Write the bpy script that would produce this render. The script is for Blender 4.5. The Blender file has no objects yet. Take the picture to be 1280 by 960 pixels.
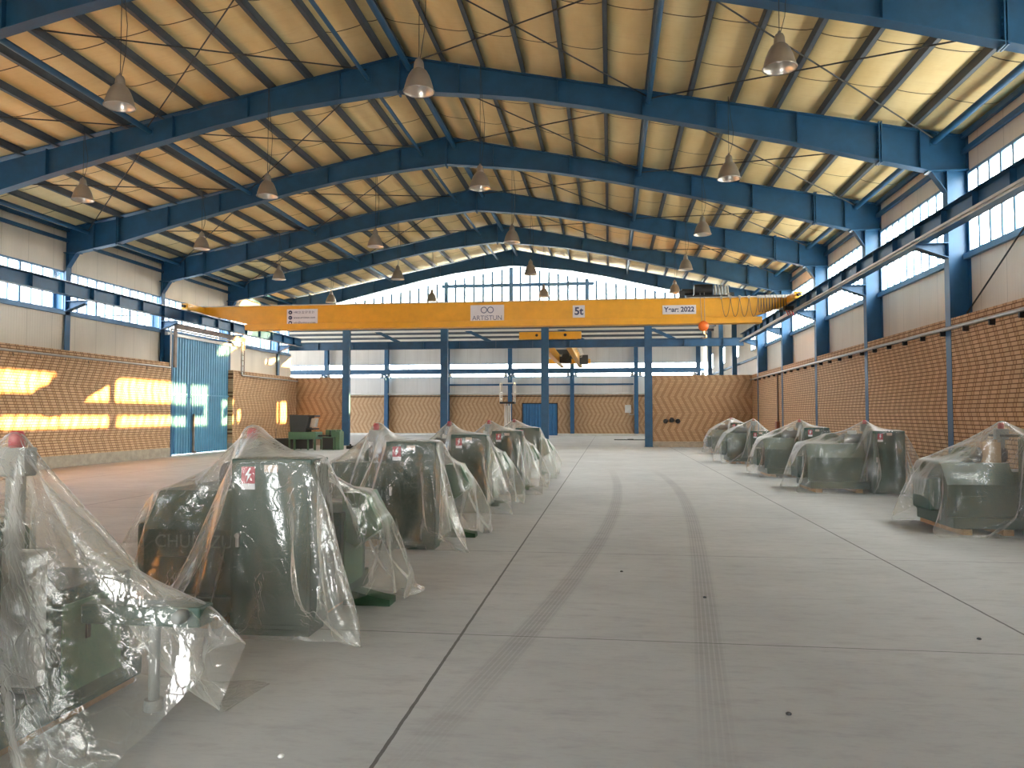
import bpy, bmesh, math, random
import numpy as np
from mathutils import Vector, Matrix

random.seed(7)
SC = bpy.context.scene
COL = SC.collection
PI = math.pi

# ------------------------------------------------------------------ helpers
class MB:
    """collects shapes and links them as one mesh object"""
    def __init__(s):
        s.v = []; s.f = []; s.m = []; s.sm = []
    def add(s, verts, faces, m=0, smooth=False):
        o = len(s.v)
        s.v += [tuple(p) for p in verts]
        for f in faces:
            s.f.append(tuple(i + o for i in f)); s.m.append(m); s.sm.append(smooth)
        return s
    def box(s, x0, x1, y0, y1, z0, z1, m=0):
        v = [(x0,y0,z0),(x1,y0,z0),(x1,y1,z0),(x0,y1,z0),(x0,y0,z1),(x1,y0,z1),(x1,y1,z1),(x0,y1,z1)]
        return s.add(v, [(0,3,2,1),(4,5,6,7),(0,1,5,4),(1,2,6,5),(2,3,7,6),(3,0,4,7)], m)
    def bbox(s, x0, x1, y0, y1, z0, z1, b=.01, m=0):
        """box with bevelled edges"""
        bm = bmesh.new()
        bmesh.ops.create_cube(bm, size=1)
        for v in bm.verts:
            v.co = Vector(((x0+x1)/2 + v.co.x*(x1-x0), (y0+y1)/2 + v.co.y*(y1-y0), (z0+z1)/2 + v.co.z*(z1-z0)))
        bmesh.ops.bevel(bm, geom=list(bm.edges), offset=b, segments=2, affect='EDGES', profile=.5)
        bm.verts.index_update()
        s.add([v.co[:] for v in bm.verts], [[v.index for v in f.verts] for f in bm.faces], m)
        bm.free()
        return s
    def prism(s, poly, a0, a1, axis='y', m=0):
        """extrude a 2D polygon; axis y: poly is (x,z); axis x: poly is (y,z); axis z: poly is (x,y)"""
        n = len(poly)
        def P(p, a):
            return {'y': (p[0], a, p[1]), 'x': (a, p[0], p[1]), 'z': (p[0], p[1], a)}[axis]
        v = [P(p, a0) for p in poly] + [P(p, a1) for p in poly]
        f = [tuple(range(n))[::-1], tuple(range(n, 2*n))]
        f += [(i, (i+1) % n, n+(i+1) % n, n+i) for i in range(n)]
        return s.add(v, f, m)
    def tube(s, p0, p1, r, n=10, m=0, r1=None, caps=True):
        p0 = Vector(p0); p1 = Vector(p1); d = (p1-p0).normalized()
        a = Vector((0,0,1)) if abs(d.z) < .9 else Vector((1,0,0))
        u = d.cross(a).normalized(); w = d.cross(u)
        r1 = r if r1 is None else r1
        v = []
        for p, rr in ((p0, r), (p1, r1)):
            for i in range(n):
                t = 2*PI*i/n
                v.append(p + u*rr*math.cos(t) + w*rr*math.sin(t))
        f = [(i, (i+1) % n, n+(i+1) % n, n+i) for i in range(n)]
        s.add(v, f, m, True)
        if caps: s.add(v, [tuple(range(n))[::-1], tuple(range(n, 2*n))], m)
        return s
    def path(s, pts, r, n=8, m=0):
        for a, b in zip(pts[:-1], pts[1:]): s.tube(a, b, r, n, m)
        return s
    def lathe(s, prof, c=(0,0,0), n=24, m=0, axis='z', smooth=True):
        v = []; k = len(prof)
        for i in range(n):
            t = 2*PI*i/n; ct, st = math.cos(t), math.sin(t)
            for r, h in prof:
                if axis == 'z': p = (c[0]+r*ct, c[1]+r*st, c[2]+h)
                elif axis == 'y': p = (c[0]+r*ct, c[1]+h, c[2]+r*st)
                else: p = (c[0]+h, c[1]+r*ct, c[2]+r*st)
                v.append(p)
        f = []
        for i in range(n):
            j = (i+1) % n
            for q in range(k-1):
                f.append((i*k+q, j*k+q, j*k+q+1, i*k+q+1))
        return s.add(v, f, m, smooth)
    def strip(s, pts, w, t, m=0):
        """plate of width w (along y, centred) and thickness t following (x,z) points"""
        for (x0, z0), (x1, z1) in zip(pts[:-1], pts[1:]):
            d = Vector((x1-x0, z1-z0)).normalized(); nx, nz = -d.y*t/2, d.x*t/2
            s.prism([(x0-nx, z0-nz), (x1-nx, z1-nz), (x1+nx, z1+nz), (x0+nx, z0+nz)], -w/2, w/2, 'y', m)
        return s
    def build(s, name, mats, parent=None, loc=None):
        me = bpy.data.meshes.new(name)
        me.from_pydata(s.v, [], s.f); me.update()
        mats = mats if isinstance(mats, (list, tuple)) else [mats]
        for mt in mats: me.materials.append(mt)
        me.polygons.foreach_set('material_index', s.m)
        me.polygons.foreach_set('use_smooth', s.sm)
        bm = bmesh.new(); bm.from_mesh(me)
        bmesh.ops.recalc_face_normals(bm, faces=bm.faces)
        bm.to_mesh(me); bm.free()
        o = bpy.data.objects.new(name, me); COL.objects.link(o)
        if parent is not None: o.parent = parent
        if loc is not None: o.location = loc
        return o

def tag(o, label, cat, group=None, kind=None):
    o['label'] = label; o['category'] = cat
    if group: o['group'] = group
    if kind: o['kind'] = kind
    return o
def empty(name, label, cat, loc=(0,0,0), group=None, kind=None):
    o = bpy.data.objects.new(name, None); COL.objects.link(o); o.location = loc
    o.empty_display_size = .2
    return tag(o, label, cat, group, kind)
def copy_tree(o, parent=None):
    c = o.copy(); COL.objects.link(c)
    if parent is not None: c.parent = parent
    for ch in list(o.children): copy_tree(ch, c)
    return c
def text(name, body, size, mat, parent, loc, rot=(PI/2, 0, 0), align='CENTER', bold=0, sx=1):
    cu = bpy.data.curves.new(name, 'FONT'); cu.body = body; cu.size = size; cu.extrude = .002; cu.offset = bold
    cu.align_x = align; cu.align_y = 'CENTER'
    cu.materials.append(mat)
    t = bpy.data.objects.new(name, cu); COL.objects.link(t)
    bpy.context.view_layer.update()
    me = bpy.data.meshes.new_from_object(t.evaluated_get(bpy.context.evaluated_depsgraph_get()))
    bpy.data.objects.remove(t); bpy.data.curves.remove(cu); me.name = name
    o = bpy.data.objects.new(name, me); COL.objects.link(o)
    o.parent = parent; o.location = loc; o.rotation_euler = rot; o.scale = (sx, 1, 1)
    return o
ORD = ['first','second','third','fourth','fifth','sixth','seventh','eighth','ninth','tenth','eleventh','twelfth','thirteenth','fourteenth','fifteenth','sixteenth']

# ------------------------------------------------------------------ materials
class NT:
    def __init__(s, name):
        s.mat = bpy.data.materials.new(name); s.mat.use_nodes = True
        s.t = s.mat.node_tree; s.t.nodes.clear()
        s.out = s.t.nodes.new('ShaderNodeOutputMaterial')
    def n(s, typ, **kw):
        nd = s.t.nodes.new(typ)
        for k, v in kw.items(): setattr(nd, k, v)
        return nd
    def put(s, sock, v):
        if v is None: return
        if isinstance(v, bpy.types.NodeSocket): s.t.links.new(v, sock)
        else: sock.default_value = v
    def M(s, op, a, b=None, c=None):
        nd = s.n('ShaderNodeMath', operation=op)
        s.put(nd.inputs[0], a); s.put(nd.inputs[1], b); s.put(nd.inputs[2], c)
        return nd.outputs[0]
    def mix(s, f, a, b):
        nd = s.n('ShaderNodeMix', data_type='RGBA')
        s.put(nd.inputs[0], f); s.put(nd.inputs[6], a); s.put(nd.inputs[7], b)
        return nd.outputs[2]
    def co(s, scale=None):
        tc = s.n('ShaderNodeTexCoord')
        if scale is None: return tc.outputs['Object']
        mp = s.n('ShaderNodeMapping'); s.t.links.new(tc.outputs['Object'], mp.inputs[0]); mp.inputs['Scale'].default_value = scale
        return mp.outputs[0]
    def noise(s, scale, detail=4, rough=.55, vec=None):
        nd = s.n('ShaderNodeTexNoise'); nd.inputs['Scale'].default_value = scale
        nd.inputs['Detail'].default_value = detail; nd.inputs['Roughness'].default_value = rough
        s.t.links.new(vec if vec is not None else s.co(), nd.inputs['Vector'])
        return nd.outputs[0]
    def ramp(s, f, lo, hi):
        nd = s.n('ShaderNodeMapRange'); s.put(nd.inputs[0], f)
        nd.inputs[1].default_value = lo; nd.inputs[2].default_value = hi
        return nd.outputs[0]
    def bump(s, h, strength=.3, dist=.01):
        nd = s.n('ShaderNodeBump'); nd.inputs['Strength'].default_value = strength; nd.inputs['Distance'].default_value = dist
        s.put(nd.inputs['Height'], h)
        return nd.outputs[0]
    def bsdf(s, color, rough=.5, metal=0., spec=.5, normal=None):
        nd = s.n('ShaderNodeBsdfPrincipled')
        s.put(nd.inputs['Base Color'], color); s.put(nd.inputs['Roughness'], rough)
        nd.inputs['Metallic'].default_value = metal; nd.inputs['Specular IOR Level'].default_value = spec
        if normal is not None: s.put(nd.inputs['Normal'], normal)
        s.t.links.new(nd.outputs[0], s.out.inputs[0])
        return s.mat

def paint(name, col, rough=.45, var=.15, metal=0., spec=.5, scale=2.5):
    t = NT(name); c = (*col, 1)
    d = tuple(x*(1-var) for x in col) + (1,); l = tuple(min(1, x*(1+var)) for x in col) + (1,)
    f = t.noise(scale, 5, .6)
    colr = t.mix(t.ramp(f, .3, .7), d, l)
    return t.bsdf(colr, t.M('MULTIPLY_ADD', f, .2, rough-.1), metal, spec)

BLUE = paint('blue_steel_paint', (.014, .085, .190), .46, .18)
BLUEL = paint('blue_window_paint', (.11, .22, .36), .5, .12)
PURL = paint('grey_blue_primer', (.062, .085, .115), .55, .2)
def skylight():
    t = NT('translucent_roof_sheet')
    f = t.noise(1.5, 4, .6); c = t.mix(f, (.62, .62, .58, 1), (.78, .78, .74, 1))
    d = t.n('ShaderNodeBsdfDiffuse'); t.put(d.inputs[0], c)
    l = t.n('ShaderNodeBsdfTranslucent'); t.put(l.inputs[0], c)
    m = t.n('ShaderNodeMixShader'); m.inputs[0].default_value = .06
    t.t.links.new(d.outputs[0], m.inputs[1]); t.t.links.new(l.outputs[0], m.inputs[2]); t.t.links.new(m.outputs[0], t.out.inputs[0])
    return t.mat
SKYL = skylight()
ROD = paint('dark_rod_steel', (.035, .04, .045), .6, .2)
GALV = paint('galvanised_steel', (.42, .41, .39), .38, .15, .6)
RUST = paint('brown_tray_steel', (.20, .15, .12), .55, .3)
DARK = paint('black_rubber', (.012, .012, .013), .55, .2)
GREEN = paint('machine_green_paint', (.014, .045, .030), .42, .15)
GREENL = paint('machine_light_green_and_lit_sides', (.065, .14, .08), .45, .15)  # light green machines; also the lit tone of the wrapped machines' sides
YELLOW = paint('crane_yellow_paint', (.80, .385, .02), .38, .08)
ORANGE = paint('hook_orange_paint', (.85, .17, .02), .4, .1)
WHITE = paint('sign_white', (.72, .70, .74), .5, .04)
NAVY = paint('sign_navy', (.02, .03, .10), .5, .05)
GREYT = paint('sign_grey', (.12, .14, .24), .5, .05)
RED = paint('sticker_red', (.36, .03, .05), .45, .1)
WOOD = paint('pallet_wood', (.34, .20, .10), .7, .3, scale=9)
CARD = paint('cardboard', (.40, .26, .15), .75, .15)
ALU = paint('lamp_aluminium', (.40, .37, .34), .36, .12, .7)
ALUIN = paint('lamp_reflector', (.82, .80, .76), .25, .05, .5)
CONCP = paint('plinth_concrete', (.36, .32, .26), .8, .2, scale=5)
DOORB = paint('door_blue_paint', (.10, .30, .48), .42, .1)
DOORD = paint('door_dark_blue_paint', (.02, .13, .30), .45, .1)
LTGREY = paint('light_grey_paint', (.55, .56, .54), .45, .1)
MIDGREY = paint('mid_grey_paint', (.20, .21, .20), .5, .1)
BRASS = paint('rope_steel', (.30, .29, .27), .45, .1, .5)
LETTER = paint('faded_lettering', (.10, .15, .13), .5, .1)
CABLE = paint('flat_black_cable', (.06, .05, .035), .5, .1)
BULB = paint('lamp_glass', (.85, .83, .78), .15, .03)

def cladding(name, axis, col, period=.11, var=.05):
    t = NT(name)
    sp = t.n('ShaderNodeSeparateXYZ'); t.t.links.new(t.co(), sp.inputs[0])
    u = sp.outputs[axis]
    p = t.M('PINGPONG', u, period/2)
    h = t.ramp(p, period*.06, period*.2)
    seam = t.M('LESS_THAN', t.M('PINGPONG', u, .55), .009)
    f = t.noise(1.2, 5, .6, t.co((1, 1, .25)))
    c = t.mix(t.ramp(f, .3, .75), tuple(x*(1-var*2) for x in col)+(1,), tuple(min(1, x*(1+var)) for x in col)+(1,))
    c = t.mix(t.M('MULTIPLY', seam, .45), c, (col[0]*.35, col[1]*.33, col[2]*.3, 1))
    return t.bsdf(c, .5, 0, .4, t.bump(h, .35, .008))
CLADX = cladding('cream_cladding_side', 1, (.66, .60, .51))
CLADY = cladding('grey_cladding_end', 0, (.56, .56, .56))

def brick(name, axis, light, dark, mortar):
    t = NT(name)
    sp = t.n('ShaderNodeSeparateXYZ'); t.t.links.new(t.co(), sp.inputs[0])
    u = sp.outputs[axis]; z = sp.outputs[2]
    H = .088; L = .36
    c = t.M('FLOOR', t.M('DIVIDE', z, H))
    fz = t.M('FRACT', t.M('DIVIDE', z, H))
    shift = t.M('MULTIPLY', t.M('PINGPONG', c, 10.), .045)
    uu = t.M('DIVIDE', t.M('ADD', t.M('ADD', u, shift), 50.), L)
    fu = t.M('FRACT', uu); iu = t.M('FLOOR', uu)
    isH = t.M('GREATER_THAN', fu, .67)
    # vertical joints
    j1 = t.M('LESS_THAN', t.M('ABSOLUTE', t.M('SUBTRACT', fu, .67)), .026)
    j2 = t.M('GREATER_THAN', t.M('ABSOLUTE', t.M('SUBTRACT', fu, .5)), .474)
    jz = t.M('GREATER_THAN', t.M('ABSOLUTE', t.M('SUBTRACT', fz, .5)), .385)
    joint = t.M('MAXIMUM', t.M('MAXIMUM', j1, j2), jz)
    wn = t.n('ShaderNodeTexWhiteNoise', noise_dimensions='3D')
    cb = t.n('ShaderNodeCombineXYZ'); t.put(cb.inputs[0], iu); t.put(cb.inputs[1], c); t.put(cb.inputs[2], isH)
    t.t.links.new(cb.outputs[0], wn.inputs[0])
    r = wn.outputs[0]
    big = t.ramp(t.noise(.6, 3, .5), .3, .7)
    base = t.mix(isH, light+(1,), dark+(1,))
    base = t.mix(t.M('MULTIPLY', r, .35), base, tuple(x*.55 for x in light)+(1,))
    base = t.mix(t.M('MULTIPLY', big, .22), base, tuple(x*.7 for x in light)+(1,))
    colr = t.mix(joint, base, mortar+(1,))
    h = t.M('SUBTRACT', 1., joint)
    return t.bsdf(colr, .8, 0, .25, t.bump(h, .5, .012))
BRX = brick('buff_brick_side', 1, (.64, .43, .265), (.53, .335, .19), (.16, .08, .04))
BRY = brick('buff_brick_end', 0, (.53, .36, .22), (.37, .23, .13), (.26, .16, .09))

def floor_mat():
    t = NT('power_floated_concrete')
    sp = t.n('ShaderNodeSeparateXYZ'); t.t.links.new(t.co(), sp.inputs[0])
    x = sp.outputs[0]; y = sp.outputs[1]
    n1 = t.noise(.55, 6, .62); n2 = t.noise(3.2, 6, .68, t.co((.8, 2.2, 1))); n3 = t.noise(18., 4, .6, t.co((.6, 2.0, 1)))
    c = t.mix(t.ramp(n1, .32, .7), (.315, .322, .322, 1), (.392, .400, .398, 1))
    c = t.mix(t.M('MULTIPLY', t.ramp(n2, .50, .72), .42), c, (.232, .230, .228, 1))
    c = t.mix(t.M('MULTIPLY', t.ramp(n3, .52, .75), .22), c, (.21, .20, .195, 1))
    # tyre tracks
    def track(c3, c2, c1, c0):
        px = t.M('ADD', t.M('MULTIPLY', t.M('ADD', t.M('MULTIPLY', t.M('ADD', t.M('MULTIPLY', y, c3), c2), y), c1), y), c0)
        d = t.M('ABSOLUTE', t.M('SUBTRACT', x, px))
        band = t.M('SUBTRACT', 1., t.ramp(d, .07, .13))
        rib = t.M('MULTIPLY_ADD', t.M('GREATER_THAN', t.M('PINGPONG', d, .018), .006), .6, .4)
        fade = t.M('MULTIPLY', t.ramp(y, 3.2, 6.0), t.M('SUBTRACT', 1., t.ramp(y, 20., 25.)))
        return t.M('MULTIPLY', t.M('MULTIPLY', band, rib), fade)
    tr = t.M('MAXIMUM', track(4.62e-5, -7.22e-3, .2204, -1.726), track(-1.70e-4, 2.5e-3, .0871, .150))
    c = t.mix(t.M('MULTIPLY', tr, .36), c, (.12, .115, .115, 1))
    # sawn joints
    wob = t.M('MULTIPLY', t.M('SUBTRACT', t.noise(6, 3, .6), .5), .014)
    def lines(u, off, per, w):
        a = t.M('PINGPONG', t.M('ADD', t.M('ADD', u, off), wob), per/2)
        return t.M('LESS_THAN', a, w)
    jx = lines(x, 1.15+4.33*10, 4.33, .011)
    jy = lines(y, -5.95+3.64*10, 3.64, .006)
    j = t.M('MAXIMUM', jx, jy)
    c = t.mix(t.M('MULTIPLY', j, .85), c, (.045, .042, .04, 1))
    rough = t.M('MULTIPLY_ADD', n2, .25, .48)
    return t.bsdf(c, rough, 0, .3, t.bump(n2, .12, .01))
FLOOR = floor_mat()

def insul():
    t = NT('yellow_insulation_blanket')
    sp = t.n('ShaderNodeSeparateXYZ'); t.t.links.new(t.co(), sp.inputs[0])
    y = sp.outputs[1]
    f = t.noise(1.1, 5, .6, t.co((1.2, .5, 1)))
    c = t.mix(t.ramp(f, .3, .72), (.73, .57, .27, 1), (.86, .73, .42, 1))
    f2 = t.noise(5, 3, .6, t.co((.3, 3, 1)))
    c = t.mix(t.M('MULTIPLY', t.ramp(f2, .5, .8), .25), c, (.55, .40, .20, 1))
    ln = t.M('LESS_THAN', t.M('PINGPONG', t.M('ADD', y, 50.03), .925), .017)
    c = t.mix(ln, c, (.07, .05, .03, 1))
    return t.bsdf(c, .62, 0, .3)
INSUL = insul()

def glass():
    t = NT('clerestory_glass')
    tr = t.n('ShaderNodeBsdfTransparent'); tr.inputs[0].default_value = (.93, .95, .96, 1)
    gl = t.n('ShaderNodeBsdfGlossy'); gl.inputs['Roughness'].default_value = .08
    mx = t.n('ShaderNodeMixShader'); mx.inputs[0].default_value = .06
    t.t.links.new(tr.outputs[0], mx.inputs[1]); t.t.links.new(gl.outputs[0], mx.inputs[2])
    t.t.links.new(mx.outputs[0], t.out.inputs[0])
    return t.mat
GLASS = glass()

def plastic():
    t = NT('clear_plastic_sheet')
    n1 = t.noise(4.5, 4, .58, t.co((1, 1, .5))); n2 = t.noise(20, 3, .6)
    vor = t.n('ShaderNodeTexVoronoi', feature='DISTANCE_TO_EDGE'); vor.inputs['Scale'].default_value = 5.5
    mp = t.n('ShaderNodeVectorMath', operation='MULTIPLY_ADD')
    t.t.links.new(t.co(), mp.inputs[0]); mp.inputs[1].default_value = (1, 1, .55)
    nz = t.n('ShaderNodeTexNoise'); nz.inputs['Scale'].default_value = 2.5; t.t.links.new(t.co(), nz.inputs['Vector'])
    t.t.links.new(nz.outputs[1], mp.inputs[2])
    t.t.links.new(mp.outputs[0], vor.inputs['Vector'])
    crease = t.M('SUBTRACT', 1., t.ramp(vor.outputs[0], 0., .05))
    h = t.M('ADD', t.M('ADD', t.M('MULTIPLY', n1, 1.1), t.M('MULTIPLY', n2, .12)), t.M('MULTIPLY', crease, .10))
    nb = t.bump(h, .42, .05)
    tr = t.n('ShaderNodeBsdfTransparent'); tr.inputs[0].default_value = (.97, .98, .97, 1)
    df = t.n('ShaderNodeBsdfDiffuse'); df.inputs[0].default_value = (.88, .88, .85, 1); t.t.links.new(nb, df.inputs['Normal'])
    tl = t.n('ShaderNodeBsdfTranslucent'); tl.inputs[0].default_value = (.88, .88, .85, 1); t.t.links.new(nb, tl.inputs['Normal'])
    m1 = t.n('ShaderNodeMixShader'); m1.inputs[0].default_value = .5
    t.t.links.new(df.outputs[0], m1.inputs[1]); t.t.links.new(tl.outputs[0], m1.inputs[2])
    lw = t.n('ShaderNodeLayerWeight'); lw.inputs[0].default_value = .35; t.t.links.new(nb, lw.inputs['Normal'])
    fac = t.M('ADD', t.M('MULTIPLY', t.M('POWER', lw.outputs['Facing'], 1.7), .66), t.M('MULTIPLY_ADD', n1, .22, .045))
    fac = t.M('MINIMUM', fac, .8)
    m2 = t.n('ShaderNodeMixShader'); t.put(m2.inputs[0], fac)
    t.t.links.new(tr.outputs[0], m2.inputs[1]); t.t.links.new(m1.outputs[0], m2.inputs[2])
    gl = t.n('ShaderNodeBsdfGlossy'); gl.inputs['Roughness'].default_value = .11; t.t.links.new(nb, gl.inputs['Normal'])
    m3 = t.n('ShaderNodeMixShader'); t.put(m3.inputs[0], t.M('MULTIPLY_ADD', t.M('POWER', lw.outputs['Facing'], 3.), .5, .075))
    t.t.links.new(m2.outputs[0], m3.inputs[1]); t.t.links.new(gl.outputs[0], m3.inputs[2])
    t.t.links.new(m3.outputs[0], t.out.inputs[0])
    return t.mat
PLASTIC = plastic()

# ------------------------------------------------------------------ dimensions
XR, XL = 7.5, -17.75            # inner faces of the brick side walls
XRO, XLO = 7.95, -18.2          # cladding planes
XC = -5.1; YB, YE, YF = -4.05, 42.0, 64.8
FR = [-4.05, 1.5, 7.05, 12.6, 18.15, 23.7, 29.25, 34.8, 40.35]
ZBR = 3.84
def roofz(x): return 10.52 - .2*abs(x-XC)          # top of rafter
BAY = {2: 'before the nearest rafter', 3: 'from first to second rafter', 4: 'from second to third rafter',
       5: 'from third to fourth rafter', 6: 'from fourth to fifth rafter', 7: 'from fifth to sixth rafter',
       0: 'behind the camera', 1: 'over the camera', 8: 'beyond the last rafter'}

# ------------------------------------------------------------------ setting: floor, walls, ceiling
def struct(name, mb, mats, label, cat, parent=None):
    o = mb.build(name, mats, parent)
    if parent is None: tag(o, label, cat, kind='structure')
    return o
m = MB().box(-34, 8.2, -14, YF+.3, -.25, 0)
struct('floor', m, FLOOR, 'grey power-floated concrete floor with sawn joints', 'floor')

# brick side walls with concrete plinth
m = MB()
m.box(XR, XRO+.12, YB, YE, .38, ZBR)
m.box(XR+.001, XRO+.12, YE, YF, .38, ZBR)
struct('wall_right', m, BRX, 'buff brick wall on the right with zigzag bond', 'wall')
m = MB().box(XR-.012, XRO+.1, YB, YF, 0, .38)
struct('baseboard_right', m, CONCP, 'grey concrete plinth along the right brick wall', 'plinth')
DY0, DY1 = 29.4, 34.55
m = MB()
m.box(XLO-.12, XL, YB, DY0, .38, ZBR); m.box(XLO-.12, XL, DY1, YE+.25, .38, ZBR)
struct('wall_left', m, BRX, 'buff brick wall on the left lit by orange sun patches', 'wall')
m = MB().box(XLO-.1, XL+.012, YB, DY0, 0, .38).box(XLO-.1, XL+.012, DY1, YE, 0, .38)
struct('baseboard_left', m, CONCP, 'grey concrete plinth along the left brick wall', 'plinth')
# upper cladding; unseen near bays left windowless to dim the near floor
m = MB().box(XRO, XRO+.08, YB, YF, ZBR, 5.28).box(XRO, XRO+.08, YB, YE, 7.12, 8.2).box(XRO, XRO+.08, YB, FR[2], 5.28, 7.12).box(XRO, XRO+.08, YE, YF, 6.5, 8.6)
for y0, y1 in ((42.0, 43.3), (44.6, 48.7), (51.2, 54.4), (57.3, 60.5), (62.4, 64.8)): m.box(XRO, XRO+.08, y0, y1, 5.28, 6.5)
struct('wall_right_upper', m, CLADX, 'cream ribbed cladding above the right brick wall', 'wall')
m = MB().box(XLO-.08, XLO, YB, DY0, ZBR, 5.18).box(XLO-.08, XLO, DY1, YE+.25, ZBR, 5.18).box(XLO-.08, XLO, DY0, DY1, 5.02, 5.18)
m.box(XLO-.08, XLO, YB, YE+.25, 6.55, 8.1).box(XLO-.08, XLO, YB, FR[2], 5.18, 6.55)
struct('wall_left_upper', m, CLADX, 'cream ribbed cladding above the left brick wall', 'wall')
# end partitions either side of the opening
m = MB().box(XL, -14.98, YE, YE+.25, .3, ZBR)
struct('wall_end_left', m, BRY, 'short zigzag brick partition at the far left corner', 'wall')
m = MB().box(2.28, XR, YE, YE+.25, .3, ZBR)
struct('wall_end_right', m, BRY, 'zigzag brick partition at the far right', 'wall')
m = MB().box(XL+.02, -14.98, YE-.012, YE+.24, 0, .3).box(2.28, XR-.02, YE-.012, YE+.24, 0, .3)
struct('baseboard_end', m, CONCP, 'low concrete plinth under the end partitions', 'plinth')
# far wall of the cross hall
FD0, FD1 = -7.35, -4.35
m = MB().box(-34, FD0, YF, YF+.3, 0, 3.42).box(FD1, 8, YF, YF+.3, 0, 3.42).box(FD0, FD1, YF, YF+.3, 2.72, 3.42)
struct('wall_far', m, BRY, 'brown zigzag brick wall across the far hall', 'wall')
m = MB().box(-34, 8, YF+.15, YF+.23, 3.42, 4.92).box(-34, 8, YF+.15, YF+.23, 6.12, 7.6)
struct('wall_far_upper', m, CLADY, 'grey ribbed cladding on the far hall wall', 'wall')
m = MB().box(-34, FD0-.05, YF-.9, YF, 0, .16).box(FD1+.05, XR, YF-.9, YF, 0, .16)
struct('baseboard_far', m, LTGREY, 'low pale kerb at the foot of the far wall', 'kerb')
m = MB().box(-34.2, -34, YE, YE+3, 0, 8.6).box(-34.2, -34, YF-3, YF, 0, 8.6).box(-34.2, -34, YE+3, YF-3, 6.2, 8.6)  # unseen end, opened wide to let daylight into the far hall
struct('wall_cross_left', m, CLADX, 'cream end wall of the far hall around a wide doorway', 'wall')
m = MB().box(-34, XLO-.1, YE, YE+.2, 0, 8.6)
struct('wall_cross_near', m, CLADY, 'grey side wall of the far hall beyond the left corner', 'wall')
# back wall behind the camera with a wide open doorway
m = MB().box(XLO, -7.1, YB-.2, YB, 0, 8.3).box(-1.9, XRO, YB-.2, YB, 0, 8.3)
m.prism([(-7.1, 3.8), (-1.9, 3.8), (-1.9, 9.8), (XC, 10.5), (-7.1, 9.9)], YB-.2, YB, 'y')
struct('wall_back', m, CLADY, 'grey cladding wall behind the camera with an open doorway', 'wall')

# roof deck and insulation ceiling
purl_x = [XC+.33]*0
PR = [.1 + .98*k for k in range(0, 13)]
PL = [.32 + .98*k for k in range(0, 13)]
px_all = sorted([XC+d for d in PR] + [XC-d for d in PL])
ZP = .20                                             # purlin depth
edges = [XLO] + px_all + [XRO]
m = MB()
ys = np.arange(YB, YE+.01, .6163)
rng = np.random.default_rng(3)
for a, b in zip(edges[:-1], edges[1:]):
    if b-a < .06: continue
    w = b-a; K = 8
    vs = []; fs = []
    sagr = rng.uniform(.055, .085)
    for j, y in enumerate(ys):
        sag = min(.15, sagr*w/.98)*(1 + rng.uniform(-.18, .18))
        if b == edges[-1] or a == edges[0]: sag += .02
        for i in range(K+1):
            tt = i/K; x = a + w*tt
            vs.append((x, y, roofz(x) + ZP - .005 - sag*(1-abs(2*tt-1)**3.2)))
    for j in range(len(ys)-1):
        for i in range(K):
            q = j*(K+1)+i; fs.append((q, q+1, q+K+2, q+K+1))
    m.add(vs, fs, 0, True)
struct('ceiling', m, INSUL, 'yellow insulation blanket sagging between the roof purlins', 'ceiling')
m = MB()
for s_ in (1, -1):
    xe = XRO+.35 if s_ > 0 else XLO-.35
    m.prism([(XC, roofz(XC)+ZP+.02), (xe, roofz(xe)+ZP+.02), (xe, roofz(xe)+ZP+.08), (XC, roofz(XC)+ZP+.08)], YB-.3, YE+.3, 'y')
struct('roof', m, GALV, 'metal roof deck above the insulation', 'roof')
# cross-hall roof (ridge runs along x)
m = MB()
YM = (YE+YF)/2
m.prism([(YE, 7.55), (YM, 9.6), (YF+.3, 7.5), (YF+.3, 7.56), (YM, 9.68), (YE, 7.62)], -34, XRO+.1, 'x')
struct('roof_cross', m, SKYL, 'pale roof sheeting over the far hall', 'roof')

# ------------------------------------------------------------------ windows
NW = [0]
def window(axis, c, a0, a1, z0, z1, n, heavy, trans, label, outward, mat=BLUEL, w=.045, d=.06, toppoly=None, mw=.035):
    NW[0] += 1
    m = MB(); g = MB()
    def bx(mb, u0, u1, zz0, zz1, t0, t1):
        if axis == 'x': mb.box(c+t0, c+t1, u0, u1, zz0, zz1)
        else: mb.box(u0, u1, c+t0, c+t1, zz0, zz1)
    top = (lambda u: z1) if toppoly is None else toppoly
    bx(m, a0, a1, z0, z0+w*1.4, -d/2, d/2)
    if toppoly is None: bx(m, a0, a1, z1-w*1.4, z1, -d/2, d/2)
    for k in range(n+1):
        u = a0+(a1-a0)*k/n
        ww = (w*1.6 if k in heavy or k in (0, n) else mw) if toppoly is None else (.22 if k in heavy else .12)
        if top(u)-z0 > .1:
            bx(m, max(a0, u-ww/2), min(a1, u+ww/2), z0+w*1.4, top(u)-(w*1.4 if toppoly is None else 0), -d*.45, d*.45)
    for zt, wt in trans:
        if toppoly is None: bx(m, a0, a1, zt-wt/2, zt+wt/2, -d*.4, d*.4)
        else:
            us = [a0+(a1-a0)*k/200 for k in range(201) if top(a0+(a1-a0)*k/200) > zt+wt]
            bx(m, us[0], us[-1], zt-wt/2, zt+wt/2, -d*.4, d*.4)
    o = m.build('window_%d' % NW[0], mat); tag(o, label, 'window', kind='structure')
    if toppoly is None: bx(g, a0, a1, z0, z1, -.006, .006)
    else:
        us = [a0+(a1-a0)*k/40 for k in range(41)]
        g.prism([(a0, z0), (a1, z0)] + [(u, top(u)) for u in us[::-1]], c-.006, c+.006, 'y')
    g.build('pane', GLASS, o)
    return o
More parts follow.
